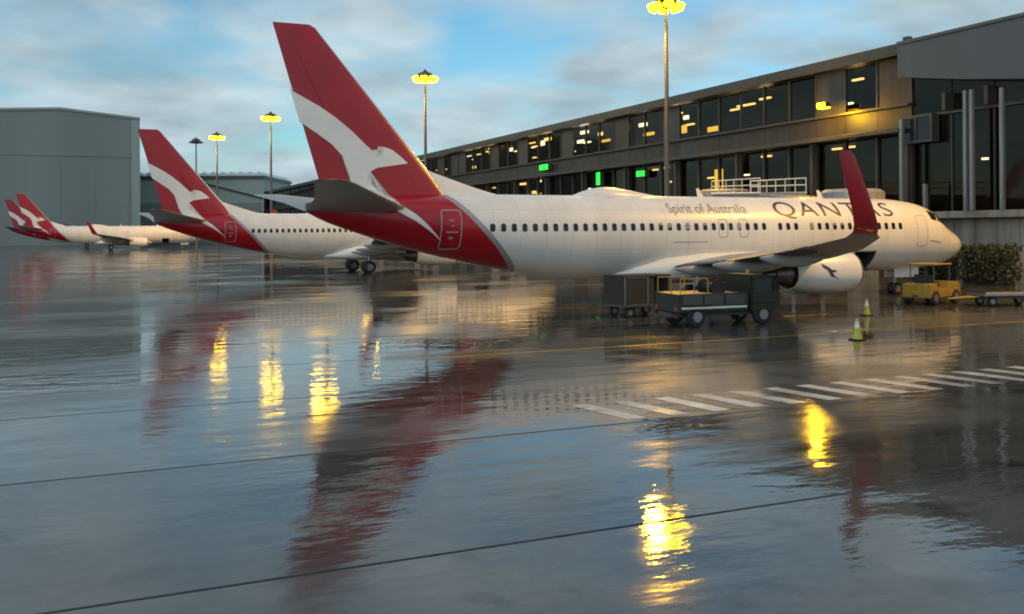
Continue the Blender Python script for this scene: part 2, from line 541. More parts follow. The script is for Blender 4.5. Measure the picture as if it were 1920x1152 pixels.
def wrap(bm, surf, off, grid=0.15, side=1):
    """lay a flat mesh drawn in (x aft, z) on a surface of the aircraft"""
    xs = [v.co.x for v in bm.verts]; zs = [v.co.z for v in bm.verts]
    for lo, hi, ax in ((min(xs), max(xs), 0), (min(zs), max(zs), 2)):
        k = lo + grid * 0.5
        while k < hi:
            no = [0, 0, 0]; no[ax] = 1
            co = [0, 0, 0]; co[ax] = k
            bmesh.ops.bisect_plane(bm, geom=bm.verts[:] + bm.edges[:] + bm.faces[:], dist=1e-5, plane_co=co, plane_no=no)
            k += grid
    bmesh.ops.triangulate(bm, faces=bm.faces[:])
    for v in bm.verts:
        x, z = v.co.x, v.co.z
        v.co = P(x, side * (surf(x, z) + off), z)
    bm.normal_update()
    for f in bm.faces:
        if f.normal.y * side > 0: f.normal_flip()
        f.smooth = True
    return bm


def poly(pts):
    bm = bmesh.new()
    vs = [bm.verts.new((x, 0, z)) for x, z in pts]
    f = bm.faces.new(vs)
    bmesh.ops.triangulate(bm, faces=[f], ngon_method='EAR_CLIP')
    return bm


def rrect(x0, x1, z0, z1, r, n=4):
    out = []
    for cx, cz, a0 in ((x1 - r, z1 - r, 0), (x0 + r, z1 - r, 90), (x0 + r, z0 + r, 180), (x1 - r, z0 + r, 270)):
        for i in range(n + 1):
            a = R(a0 + 90 * i / n)
            out.append((cx + r * math.cos(a), cz + r * math.sin(a)))
    return out


def outline(x0, x1, z0, z1, r, w):
    bm = bmesh.new()
    A = [bm.verts.new((x, 0, z)) for x, z in rrect(x0, x1, z0, z1, r)]
    B = [bm.verts.new((x, 0, z)) for x, z in rrect(x0 + w, x1 - w, z0 + w, z1 - w, max(r - w, .01))]
    n = len(A)
    for i in range(n):
        j = (i + 1) % n
        bm.faces.new((A[i], A[j], B[j], B[i]))
    return bm


KANG = [(38.78, 9.82), (38.62, 9.66), (38.1, 9.38), (37.48, 9.04), (36.83, 8.6), (36.16, 8.06), (35.69, 7.61), (35.3, 7.25), (35.11, 7.06), (34.93, 6.97), (34.80, 7.08), (34.86, 7.22), (35.05, 7.42), (34.71, 7.41), (34.37, 7.29), (34.02, 7.04), (33.66, 6.72), (34.12, 6.65), (34.55, 6.58), (35.06, 6.50), (35.36, 6.33), (35.48, 6.07), (35.40, 5.82), (35.12, 5.56), (34.70, 5.26), (34.26, 4.88), (33.60, 4.43), (33.08, 3.95), (32.46, 3.27), (33.02, 3.72), (33.68, 4.18), (34.46, 4.60), (35.10, 4.84), (35.61, 5.02), (35.86, 5.24), (36.03, 5.48), (36.20, 5.75), (36.23, 6.09), (36.37, 6.55), (36.6, 7.02), (37.02, 7.47), (37.58, 7.92), (38.1, 8.22), (38.36, 8.40)]


def air_ring(le, chord, v, z, nv, nz, thick, n=12, s0=0.0, s1=1.0, camber=0.0):
    """aerofoil ring; (nv, nz) = direction of the upper surface"""
    ring = []
    ss = [s0 + (s1 - s0) * (1 - math.cos(math.pi * i / n)) / 2 for i in range(n + 1)]
    for s in ss:
        t = naca(s, thick) * chord + camber * chord * 4 * s * (1 - s)
        ring.append(P(le + s * chord, v + nv * t, z + nz * t))
    for s in ss[::-1][1 if s1 >= 1 else 0:(-1 if s0 <= 0 else None)]:
        t = -naca(s, thick) * chord + camber * chord * 4 * s * (1 - s)
        ring.append(P(le + s * chord, v + nv * t, z + nz * t))
    return ring


def mirror_copy(o, parent):
    me = o.data.copy()
    me.transform(Matrix.Scale(-1, 4, (0, 1, 0)))
    me.flip_normals()
    c = bpy.data.objects.new(o.name.split('.')[0], me)
    return link(c, parent)


def text_bm(s, size, sx=1.0, space=1.0):
    cu = bpy.data.curves.new('text', 'FONT')
    cu.body = s
    cu.size = size
    cu.space_character = space
    cu.resolution_u = 4
    to = bpy.data.objects.new('text', cu)
    me = bpy.data.meshes.new_from_object(to)
    bm = bmesh.new()
    bm.from_mesh(me)
    bpy.data.objects.remove(to); bpy.data.curves.remove(cu); bpy.data.meshes.remove(me)
    x0 = min(v.co.x for v in bm.verts); x1 = max(v.co.x for v in bm.verts)
    for v in bm.verts: v.co = ((v.co.x - x0) * sx, 0, v.co.y)
    return bm, (x1 - x0) * sx


def make_airliner():
    root = empty('airliner', (0, 0, 0), TH)
    # ---- fuselage
    xs = sorted(set([0, .03, .07, .12, .2, .35, .5, .7, .95, 1.2, 1.45, 1.7, 1.95, 2.2, 2.5, 2.8, 3.15, 3.5, 4, 4.5, 5.2, 6, 7, 7.9, 9.35, 10.5]
                    + [12 + i * 1.0 for i in range(0, 13)] + [24.5 + i * 0.5 for i in range(0, 26)] + [37.3, 37.6, 37.85, 38.0]))
    NR = 64
    bm = bmesh.new()
    loft(bm, [[P(*fus_pt(x, 2 * math.pi * i / NR)) for i in range(NR)] for x in xs])
    hole = []
    for f in bm.faces:
        c = f.calc_center_median()
        if 7.9 < 20 - c.x < 9.35 and c.y < -0.4 and 1.50 < c.z < 2.52:
            hole.append(f)
    bmesh.ops.delete(bm, geom=hole, context='FACES')
    for off, mi in ((0.0, 1), (0.30, 2)):
        # tail colour boundary, a plane leaning forward
        no = Vector((1, 0, 0.95)).normalized()
        co = Vector((20 - 30.75 + off, 0, 3.8))
        bmesh.ops.bisect_plane(bm, geom=bm.verts[:] + bm.edges[:] + bm.faces[:], dist=1e-5, plane_co=co, plane_no=no)
    no = Vector((1, 0, 0.95)).normalized()
    for f in bm.faces:
        d = (f.calc_center_median() - Vector((20 - 30.75, 0, 3.8))).dot(no)
        f.material_index = 1 if d < 0 else (2 if d < 0.30 * no.x else 0)
    bmesh.ops.recalc_face_normals(bm, faces=bm.faces[:])
    obj('fuselage', bm, [M['white_skin'], M['red'], M['silver']], root, True, 50)
    # open forward hold
    hb = bx(20 - 9.5, 20 - 7.75, -1.70, 0.4, 1.42, 2.75)
    hb.faces.ensure_lookup_table()
    bmesh.ops.delete(hb, geom=[f for f in hb.faces if f.calc_center_median().y < -1.6], context='FACES')
    for f in hb.faces: f.normal_flip()
    # trim the lining to the inside of the skin
    for v in hb.verts:
        if v.co.y < -1: v.co.y = -(surf_v(20 - v.co.x, max(v.co.z, 1.6)) - 0.06)
    obj('cargo_hold', hb, M['hold'], root)
    cd = obj('cargo_door_frame', wrap(outline(7.86, 9.39, 1.50, 2.56, .06, .07), surf_v, .012, .1), M['line_grey'], root)
    # ---- wing to body fairing
    rings = []
    for x, w, zb, zt in ((11.6, .9, 1.38, 1.7), (12.6, 1.65, 1.22, 2.3), (14, 2.05, 1.10, 2.7), (16, 2.2, 1.06, 2.8), (19, 2.2, 1.06, 2.75), (21.2, 2.05, 1.10, 2.5), (22.6, 1.5, 1.25, 2.1), (23.8, .7, 1.40, 1.7)):
        zm = zb + 0.45 * (zt - zb)
        ring = []
        for i in range(28):
            t = 2 * math.pi * i / 28
            sy = math.copysign(abs(math.sin(t)) ** .7, math.sin(t)); cz = math.copysign(abs(math.cos(t)) ** .7, math.cos(t))
            ring.append(P(x, w * sy, zm + cz * ((zt - zm) if cz > 0 else (zm - zb))))
        rings.append(ring)
    bm = bmesh.new(); loft(bm, rings); bmesh.ops.recalc_face_normals(bm, faces=bm.faces[:])
    obj('wing_fairing', bm, M['white'], root, True)
    # ---- fin, rudder, dorsal fin
    zs = [5.0, 6.0, 7.2, 8.6, 10, 11.4, 12.25, 12.45, 12.55]
    tk = lambda z: 0.105 if z < 12.3 else (0.085 if z < 12.5 else 0.04)
    sh = lambda z: 0 if z < 12.3 else (0.04 if z < 12.5 else 0.12)
    for nm, s0, s1 in (('fin', 0.0, 0.70), ('rudder', 0.706, 1.0)):
        bm = bmesh.new()
        loft(bm, [air_ring(fin_le(z) + sh(z), fin_te(z) - fin_le(z) - sh(z), 0, z, 1, 0, tk(z), 14, s0, s1) for z in zs])
        bmesh.ops.recalc_face_normals(bm, faces=bm.faces[:])
        obj(nm, bm, M['red'], root, True, 40)
    bm = bmesh.new()
    rings = []
    for z in zs[1:-1]:
        c = fin_te(z) - fin_le(z)
        rg = []
        ss = [.03, .018, .008, .002, 0]
        for s in ss: rg.append(P(fin_le(z) + s * c - .006, naca(s, .105) * c + .006, z))
        for s in ss[::-1][1:]: rg.append(P(fin_le(z) + s * c - .006, -naca(s, .105) * c - .006, z))
        rings.append(rg)
    loft(bm, rings, False, False, False)
    obj('leading_edge', bm, M['bare_metal'], root, True)
    bm = bmesh.new()
    rings = []
    for k in range(10):
        q = k / 9
        x = 29.3 + q * (33.4 - 29.3)
        top = 5.40 + 1.06 * (max(0, (x - 29.3) / (32.7 - 29.3))) ** 1.12
        top = min(top, 6.55)
        hw = 0.06 + 0.17 * q
        rings.append([P(x, -hw, 5.0), P(x, -hw * .85, 5.0 + (top - 5) * .5), P(x, -hw * .3, top - .03), P(x, 0, top), P(x, hw * .3, top - .03), P(x, hw * .85, 5.0 + (top - 5) * .5), P(x, hw, 5.0)])
    loft(bm, rings); bmesh.ops.recalc_face_normals(bm, faces=bm.faces[:])
    obj('dorsal_fin', bm, M['white'], root, True, 60)
    # ---- flying mark on the fin and the tail
    tail_surf = lambda x, z: max(fin_half(x, z), surf_v(x, z) if z < FT(x) else 0.0) + (.03 if abs(z - FT(x)) < .3 else 0)
    for side in (1, -1):
        obj('tail_emblem', wrap(poly(KANG), tail_surf, .02, .06, side), M['white'], root)
    # ---- tailplane
    st = [(0.25, 33.4, 4.75, 4.62), (0.9, 33.95, 4.3, 4.72), (3.2, 35.5, 2.95, 5.04), (6.6, 37.75, 1.45, 5.5), (7.05, 38.15, 1.02, 5.56), (7.2, 38.45, .55, 5.58)]
    bm = bmesh.new()
    loft(bm, [air_ring(le, c, v, z, -.12, .99, .09 if v < 7 else .05) for v, le, c, z in st])
    bmesh.ops.recalc_face_normals(bm, faces=bm.faces[:])
    tp = obj('tailplane', bm, M['wing_grey'], root, True, 40)
    mirror_copy(tp, root)
    # ---- wing
    ws = [(0.6, 12.2, 8.8, 1.86, .13), (1.9, 12.95, 8.0, 1.98, .13), (3.4, 14.35, 6.6, 2.10, .125), (5.6, 15.63, 5.35, 2.28, .12), (9, 17.5, 4.15, 2.60, .11), (13, 19.7, 2.95, 3.02, .105), (16.3, 22.2, 1.5, 3.42, .10), (16.95, 22.95, 1.15, 3.53, .10)]
    bm = bmesh.new()
    loft(bm, [air_ring(le, c, v, z, -.10, .995, t, 12, camber=.012) for v, le, c, z, t in ws])
    bmesh.ops.recalc_face_normals(bm, faces=bm.faces[:])
    wing = obj('wing', bm, M['wing_grey'], root, True, 40)
    mirror_copy(wing, root)
    # leading edge slat in bare metal
    bm = bmesh.new()
    rings = []
    for v, le, c, z, t in ws[2:]:
        rg = []
        ss = [.07, .035, .015, .004, 0]
        cam_ = lambda s: .012 * c * 4 * s * (1 - s)
        for s in ss: rg.append(P(le + s * c - .012, v - .1 * naca(s, t) * c, z + naca(s, t) * c + cam_(s) + .012))
        for s in ss[::-1][1:]: rg.append(P(le + s * c - .012, v + .1 * naca(s, t) * c, z - naca(s, t) * c + cam_(s) - .012))
        rings.append(rg)
    loft(bm, rings, False, False, False)
    sl = obj('slat', bm, M['bare_metal'], root, True)
    mirror_copy(sl, root)
    # winglet
    wl_ = [(16.95, 22.95, 1.15, 3.53, -.10, .995), (17.25, 23.2, 1.06, 3.62, -.45, .89), (17.47, 23.42, 1.0, 3.84, -.8, .6), (17.6, 23.68, .93, 4.25, -.96, .28), (17.74, 24.2, .78, 5.1, -.99, .12), (17.84, 24.72, .62, 6.0, -.99, .1), (17.85, 24.9, .42, 6.16, -.99, .1)]
    bm = bmesh.new()
    loft(bm, [air_ring(le, c, v, z, nv, nz, .09 if z < 6 else .04, 10) for v, le, c, z, nv, nz in wl_])
    bmesh.ops.recalc_face_normals(bm, faces=bm.faces[:])
    wg = obj('winglet', bm, M['red'], root, True, 50)
    mirror_copy(wg, root)
    # flap panels and track fairings
    for v0, v1 in ((2.3, 5.5), (5.8, 12.6)):
        def te(v):
            for a, b in zip(ws[:-1], ws[1:]):
                if a[0] <= v <= b[0]:
                    q = (v - a[0]) / (b[0] - a[0])
                    return (a[1] + a[2]) * (1 - q) + (b[1] + b[2]) * q, a[3] * (1 - q) + b[3] * q
        bm = bmesh.new(); rings = []
        for v in (v0, (v0 + v1) / 2, v1):
            x, z = te(v)
            rings.append([P(x - .95, v, z + .02), P(x - .4, v, z + .10), P(x + .12, v, z - .02), P(x + .12, v, z - .05), P(x - .4, v, z - .13), P(x - .95, v, z - .16)])
        loft(bm, rings); bmesh.ops.recalc_face_normals(bm, faces=bm.faces[:])
        fl = obj('flap', bm, M['dark_grey'], root)
        mirror_copy(fl, root)
    for v, x0, x1, z in ((3.9, 18.3, 22.1, 1.92), (7.4, 18.6, 22.6, 2.22), (10.9, 19.6, 22.9, 2.60)):
        bm = bmesh.new(); rings = []
        for k in range(11):
            q = k / 10
            r = .24 * math.sin(math.pi * (0.02 + .96 * q)) ** .6
            rings.append([P(x0 + q * (x1 - x0), v + r * .75 * math.sin(t), z - .10 * math.sin(math.pi * q) + r * 1.15 * math.cos(t)) for t in [2 * math.pi * i / 12 for i in range(12)]])
        loft(bm, rings); bmesh.ops.recalc_face_normals(bm, faces=bm.faces[:])
        tf = obj('flap_track_fairing', bm, M['wing_grey'], root, True)
        mirror_copy(tf, root)
    # ---- engines
    EZ, EV = 1.62, 4.83
    X = lambda x: 19.55 - x
    for side in (1, -1):
        ey = -EV * side
        bm = bmesh.new()
        lathe_x(bm, [(X(12.42), .97), (X(12.8), 1.04), (X(13.5), 1.085), (X(14.3), 1.07), (X(15.2), .985), (X(16.1), .84), (X(16.1), .80), (X(15.2), .86)], ey, EZ, 40, .10)
        bmesh.ops.recalc_face_normals(bm, faces=bm.faces[:])
        na = obj('engine_nacelle', bm, M['white'], root, True, 40)
        bm = bmesh.new()
        lathe_x(bm, [(X(12.43), .972), (X(12.28), .92), (X(12.2), .86), (X(12.24), .81), (X(12.45), .775), (X(13.3), .78)], ey, EZ, 40, .10)
        obj('inlet_lip', bm, M['bare_metal'], na, True, 60)
        bm = bmesh.new()
        lathe_x(bm, [(X(13.28), .785), (X(13.27), .2), (X(12.98), .12), (X(12.85), .01)], ey, EZ, 32, 0, False, True)
        obj('fan', bm, M['dark_grey'], na, True)
        bm = bmesh.new()
        lathe_x(bm, [(X(15.1), .70), (X(15.9), .66), (X(16.6), .54), (X(17.0), .44), (X(17.0), .38), (X(17.0), .30), (X(17.6), .03)], ey, EZ, 32, 0, False, True)
        obj('core_nozzle', bm, M['hot_metal'], na, True, 40)
        bm = bmesh.new()
        lathe_x(bm, [(X(15.6), .875), (X(15.58), .66)], ey, EZ, 32, .10)
        obj('fan_duct', bm, M['dark'], na, True)
        bm = bmesh.new()
        rings = []
        for x, zb, zt, hw in ((13.3, 2.5, 2.68, .05), (14.3, 2.4, 2.82, .17), (15.6, 2.0, 2.72, .22), (17, 1.8, 2.5, .2), (18.6, 1.9, 2.25, .08)):
            rings.append([(X(x), ey - hw, zb), (X(x), ey - hw, zt), (X(x), ey, zt + .06), (X(x), ey + hw, zt), (X(x), ey + hw, zb)])
        loft(bm, rings); bmesh.ops.recalc_face_normals(bm, faces=bm.faces[:])
        obj('pylon', bm, M['white'], na, True, 30)
        if side == 1:
            # small dark copy of the tail mark on the cowl
            kx = sum(p[0] for p in KANG) / len(KANG); kz = sum(p[1] for p in KANG) / len(KANG)
            pts = [(14.8 + (x - kx) * .16, 1.70 + (z - kz) * .13) for x, z in KANG]
            bm = poly(pts)
            prof = pchip([12.87, 13.25, 13.95, 14.75, 15.65, 16.55], [.97, 1.04, 1.085, 1.07, .985, .84])
            def nac(x, z):
                r = prof(x); q = 1 - ((z - EZ) / r) ** 2
                return EV + r * math.sqrt(max(q, 0))
            obj('cowl_emblem', wrap(bm, nac, .012, .12), M['print'], na)
    # ---- landing gear
    X = lambda x: 20 - x
    def wheel(x, v, r, w, par):
        bm = bmesh.new()
        lathe_y(bm, [(-v - w / 2, r * .62), (-v - w / 2, r * .86), (-v - w * .3, r), (-v + w * .3, r), (-v + w / 2, r * .86), (-v + w / 2, r * .62)], X(x), r, 24)
        t_ = obj('wheel', bm, M['black'], par, True, 40)
        bm = bmesh.new()
        lathe_y(bm, [(-v - w * .5 - .01, r * .3), (-v - w * .5 - .01, r * .55), (-v + w * .5 + .01, r * .55), (-v + w * .5 + .01, r * .3)], X(x), r, 18)
        obj('hub', bm, M['steel'], t_, True, 40)
    for side in (1, -1):
        v = 2.86 * side
        bm = bmesh.new(); tube(bm, P(20.3, v, .55), P(20.1, v * 1.0, 2.0), .12, .14, 12)
        tube(bm, P(20.3, v - .45, .56), P(20.3, v + .45, .56), .08)
        tube(bm, P(20.2, v, 1.2), P(20.1, v * .45, 1.5), .06)
        g_ = obj('main_gear_leg', bm, M['steel'], root, True)
        for dv in (-.43, .43): wheel(20.3, v + dv, .56, .40, g_)
    bm = bmesh.new(); tube(bm, P(4.95, 0, .34), P(4.75, 0, 1.7), .08, .1, 12)
    tube(bm, P(4.95, -.3, .34), P(4.95, .3, .34), .05)
    tube(bm, P(4.85, 0, .9), P(4.0, 0, 1.6), .045)
    g_ = obj('nose_gear_leg', bm, M['steel'], root, True)
    for dv in (-.2, .2): wheel(4.95, dv, .345, .2, g_)
    for side in (1, -1):
        bm = bx(X(5.3), X(3.5), side * .36 - .015, side * .36 + .015, .98, 1.52)
        obj('nose_gear_door', bm, M['white'], root)
    # ---- cabin windows, doors, lettering (the side that faces the camera)
    base = finish(wrap(poly(rrect(15.88, 16.12, 3.68, 4.04, .09)), surf_v, .010, .12), M['win'])
    blinds = []
    for zz in (3.93, 3.84, 3.74):
        blinds.append(finish(wrap(poly([(15.90, zz), (16.10, zz), (16.10, 3.98), (16.06, 4.02), (15.94, 4.02), (15.90, 3.98)]), surf_v, .014, .12), M['blind']))
    x = 6.35
    while x < 30.4:
        if not (14.55 < x < 15.0 or 12.9 < x < 13.3):
            if 8.2 < x < 21.8:
                w_ = obj('window', base, None, root, loc=(16 - x, 0, 0))
                if random.random() < .45: obj('blind', random.choice(blinds), None, w_)
            else:
                obj('window', wrap(poly(rrect(x - .12, x + .12, 3.68, 4.04, .09)), surf_v, .010, .12), M['win'], root)
        x += .508
    for x in (16.75, 17.98):
        obj('overwing_exit', wrap(outline(x - .27, x + .27, 3.32, 4.24, .14, .035), surf_v, .008, .12), M['line_grey'], root)
    d_ = obj('rear_door', wrap(outline(31.62, 32.56, 2.90, 4.66, .16, .05), surf_v, .010, .12), M['line_grey'], root)
    for a, b, c, d in ((31.98, 32.20, 4.16, 4.22), (31.98, 32.06, 3.92, 3.98), (31.80, 32.32, 3.64, 3.70), (31.98, 32.2, 3.40, 3.46), (32.04, 32.14, 3.34, 3.40)):
        obj('door_marking', wrap(poly([(a, c), (b, c), (b, d), (a, d)]), surf_v, .010, .12), M['line_grey'], d_)
    obj('forward_door', wrap(outline(4.25, 5.05, 2.75, 4.45, .15, .03), surf_v, .008, .12), M['line_grey'], root)
    for s, xa, xb, z0, h, mat, nm in (('QANTAS', 14.55, 6.6, 4.40, .74, 'print', 'airline_lettering'), ('Spirit of Australia', 20.95, 16.3, 4.54, .47, 'print_grey', 'slogan_lettering')):
        bm, wd = text_bm(s, 1.0, 1.0, 1.15 if h > .6 else 1.0)
        zmax = max(v.co.z for v in bm.verts)
        for v in bm.verts: v.co = (xa - v.co.x / wd * (xa - xb), 0, z0 + v.co.z / zmax * h)
        obj(nm, wrap(bm, surf_v, .012, .12), M[mat], root)
    # panel line under the slogan, and the small grey mark by the rear cabin
    obj('panel_line', wrap(poly([(20.9, 3.10), (18.9, 3.10), (18.9, 3.14), (20.9, 3.14)]), surf_v, .008, .2), M['line_grey'], root)
    obj('nose_mark', wrap(poly([(4.1, 3.02), (3.1, 2.90), (3.05, 2.96), (4.0, 3.08)]), surf_v, .008, .12), M['line_grey'], root)
    # ---- cockpit windows
    for side in (1, -1):
        for x0, x1, t0, t1, dx0, dx1 in ((1.95, 2.72, 3, 33, 0, .10), (2.12, 2.98, 36, 60, .0, .25), (3.05, 3.72, 40, 62, .2, .05)):
            bm = bmesh.new(); rows = []
            for i in range(7):
                row = []
                for k in range(7):
                    qx, qt = i / 6, k / 6
                    t = R(t0 + (t1 - t0) * qt) * side
                    xx = x0 + (x1 - x0) * qx + dx0 * qt * (1 - qx) + dx1 * qt * qx * .5
                    p_ = Vector(fus_pt(xx, t))
                    c_ = Vector((xx + .4, 0, fzw(xx)))
                    p_ = p_ + (p_ - c_).normalized() * .012
                    row.append(bm.verts.new(P(*p_)))
                rows.append(row)
            for i in range(6):
                for k in range(6):
                    bm.faces.new((rows[i][k], rows[i + 1][k], rows[i + 1][k + 1], rows[i][k + 1]))
            bmesh.ops.recalc_face_normals(bm, faces=bm.faces[:])
            obj('cockpit_window', bm, M['win'], root, True)
    # ---- antenna hump and blades on the crown
    bm = bmesh.new(); rings = []
    hump = pchip([20.8, 21.6, 22.8, 23.7, 24.5, 25.3], [0, .13, .31, .38, .26, 0])
    for k in range(19):
        x = 20.82 + k * (25.28 - 20.82) / 18
        h = hump(x) + .03
        rings.append([P(x, (.12 + h * 1.35) * math.sin(t) * 1.0, 5.33 + (h + .07) * math.cos(t)) for t in [R(-95 + 190 * i / 12) for i in range(13)]])
    loft(bm, rings, True, True, False); bmesh.ops.recalc_face_normals(bm, faces=bm.faces[:])
    obj('antenna_hump', bm, M['white'], root, True, 60)
    for x in (18.0, 10.2):
        bm = bmesh.new()
        loft(bm, [[P(x - .2, 0, 5.36), P(x, .03, 5.36), P(x + .2, 0, 5.36), P(x, -.03, 5.36)], [P(x + .12, 0, 5.82), P(x + .2, .012, 5.82), P(x + .3, 0, 5.82), P(x + .2, -.012, 5.82)]])
        obj('blade_antenna', bm, M['white'], root)
    bm = bmesh.new(); lathe_x(bm, [(X(37.9), .26), (X(38.12), .2), (X(38.1), .14)], 0, 4.74, 20, 0, False, True)
    obj('exhaust_outlet', bm, M['hot_metal'], root, True)
    return root


def copy_tree(o, parent=None, skip=()):
    c = o.copy()
    link(c, parent)
    for ch in list(o.children):
        if ch.name.split('.')[0] not in skip:
            copy_tree(ch, c, skip)
    return c


TAIL = 19.47
plane = make_airliner()
tag(plane, 'nearest white airliner with red kangaroo tail, seen whole from tail to nose', 'airliner', 'airliners parked at the terminal')
plane.location = Vector((-9.99, 40.41, 0)) + Vector((HC, HS, 0)) * TAIL
SMALL = ('door_marking', 'nose_mark', 'panel_line', 'cowl_emblem')
for (tx, ty), lab, skip in (((-31.64, 81.52), 'second airliner, its red tail and rear cabin showing left of the nearest tail', ('nose_mark',)),
                            ((-108.8, 211.3), 'distant airliner before the grey hangar, the nearer of the two far tails', SMALL + ('window', 'slogan_lettering', 'airline_lettering')),
                            ((-130.1, 247.1), 'farthest airliner, leftmost red tail, mostly hidden behind the one beside it', SMALL + ('window', 'slogan_lettering', 'airline_lettering'))):
    c = copy_tree(plane, None, skip)
    tag(c, lab)
    c.location = Vector((tx, ty, 0)) + Vector((HC, HS, 0)) * TAIL

# ------------------------------------------------------------------ terminal concourse
FR = 58.0
TA0, TA1 = 55.0, 430.0


def tob(name, bm, mat, par, **k): return obj(name, bm, mat, par, **k)


con = empty('terminal_concourse', W(FR, 0), TH, 'long dark brown glazed terminal running behind the nearest airliner', 'building')
DEP = 26.0
tob('roof', bx(-0.9, DEP, TA0, TA1, 17.25, 17.75, bevel=.05), M['fascia'], con)
tob('roof_edge', bx(-1.05, -0.91, TA0, TA1, 17.05, 17.9), M['frame'], con)
tob('floor_slab', bx(0.35, DEP, TA0, TA1, 10.9, 11.5), M['dark'], con)
tob('floor_slab', bx(0.35, DEP, TA0, TA1, 4.6, 5.0), M['dark'], con)
tob('back_wall', bx(14, 14.3, TA0, TA1, 0, 17.2), M['inwall'], con)
tob('end_wall', bx(0.2, DEP, TA1, TA1 + .4, 0, 17.2), M['cladding'], con)
tob('ledge', bx(-1.5, 0.3, TA0, TA1, 11.05, 11.4, bevel=.04), M['frame'], con)
tob('ledge', bx(-0.5, 0.3, TA0, TA1, 13.15, 13.35), M['frame'], con)
tob('podium_edge', bx(-0.8, 0.3, TA0, TA1, 4.75, 5.15, bevel=.04), M['concrete'], con)
B = 3.5
pane_hi = finish(bx(0.0, 0.04, 0.09, B - 0.09, 13.45, 16.95), M['glass'])
pane_lo = finish(bx(0.0, 0.04, 0.10, B - 0.10, 5.25, 10.95), M['glass'])
mull_hi = finish(bx(-0.14, 0.12, -0.07, 0.07, 13.36, 17.04), M['frame'])
mull_lo = finish(bx(-0.22, 0.16, -0.09, 0.09, 5.16, 11.04), M['frame'])
clad = [finish(bx(-0.06, 0.10, 0.02, B - 0.02, 11.42, 13.13), M[c]) for c in ('cladding', 'cladding2')]
clad_hi = [finish(bx(-0.05, 0.06, 0.02, B - 0.02, 13.37, 17.03), M[c]) for c in ('cladding', 'cladding2')]
grd = [finish(bx(0.0, 0.16, 0.03, B - 0.03, 0.0, 4.7), M[c]) for c in ('dark_grey', 'concrete', 'dark')]
NEAR = 46
for i in range(NEAR):
    y = TA0 + i * B
    L0 = (0, y, 0)
    if i % 7 == 2 or i in (0, 12, 20, 27, 28):
        obj('cladding_panel', clad_hi[random.random() < .4], None, con, loc=L0)
    else:
        obj('window_pane', pane_hi, None, con, loc=L0).rotation_euler = (0, random.gauss(0, .002), random.gauss(0, .006))
    obj('mullion', mull_hi, None, con, loc=L0)
    obj('window_pane', pane_lo, None, con, loc=L0).rotation_euler = (0, random.gauss(0, .002), random.gauss(0, .006))
    obj('mullion', mull_lo, None, con, loc=L0)
    obj('cladding_panel', clad[random.random() < .4], None, con, loc=L0)
    obj('ground_panel', grd[random.choice((0, 0, 1, 2))], None, con, loc=L0)
    if i % 3 == 0:
        obj('column', bx(-0.7, -0.4, y - .16, y + .16, 5.15, 11.04), M['frame'], con)
y = TA0 + NEAR * B
while y < TA1 - 1:
    y2 = min(y + 14, TA1)
    tob('cladding_panel', bx(-0.06, 0.10, y + .04, y2 - .04, 11.42, 13.13), M[random.choice(('cladding', 'cladding2'))], con)
    tob('window_pane', bx(0, .04, y + .2, y2 - .2, 13.45, 16.95), M['glass'], con)
    tob('window_pane', bx(0, .04, y + .2, y2 - .2, 5.25, 10.95), M['glass'], con)
    tob('ground_panel', bx(0, .16, y + .04, y2 - .04, 0, 4.7), M['dark_grey'], con)
    tob('mullion', bx(-0.2, 0.16, y - .12, y + .12, 5.16, 17.04), M['frame'], con)
    y = y2
# ceiling lights inside, and a few lit rooms
for k in range(110):
    y = TA0 + 2 + random.random() * 210
    lo = random.random() < 0.25
    z = 10.6 - random.choice((0, 0, 1.6)) if lo else 16.5 - random.choice((.2, .8, 1.5, 2.2))
    d = random.uniform(.3, 2.2)
    tob('ceiling_light', bx(d, d + .25, y, y + random.uniform(.6, 2.0), z, z + random.choice((.15, .15, .4))), M[random.choice(('warm_in', 'white_in', 'warm_in'))], con)


def facade_y(px):
    k = (px - 960) / 1805.4
    t = FR / (k * HC + HS)
    return t * (-k * HS + HC), t


for px, py, w, h in ((1271, 242, 1.9, .85), (1332, 241, 2.2, .5), (1340, 345, 1.3, 3.0), (953, 278, 1.2, .5), (1012, 266, 1.2, .7), (1130, 262, 2.0, .3), (1210, 250, 2.2, .35)):
    y, t = facade_y(px)
    z = 3.7 + (431 - py) * t / 1805.4
    tob('lit_panel', bx(0.5, 0.6, y - w / 2, y + w / 2, z - h / 2, z + h / 2), M['yellow_in'] if w > 1.25 else M['white_in'], con)

# green lit boxes on the front
for px, py, w, h, lab in ((1133, 334, .9, 1.5, 'small upright green lit sign on the terminal above the antenna hump'),
                          (1030, 312, 2.6, .7, 'long green lit sign on the terminal, leftmost of the green lights'),
                          (1213, 325, 1.7, .6, 'green lit sign on the terminal, rightmost of the green lights')):
    y, t = facade_y(px)
    z = 3.7 + (431 - py) * t / 1805.4
    g_ = empty('green_sign', W(FR - .75, y, z), TH, lab, 'sign', 'green lit signs on the terminal front')
    obj('sign_box', bx(-.05, .5, -w / 2 - .08, w / 2 + .08, -h / 2 - .08, h / 2 + .08), M['dark_grey'], g_)
    obj('lit_face', bx(-.09, -.052, -w / 2, w / 2, -h / 2, h / 2), M['green'], g_)

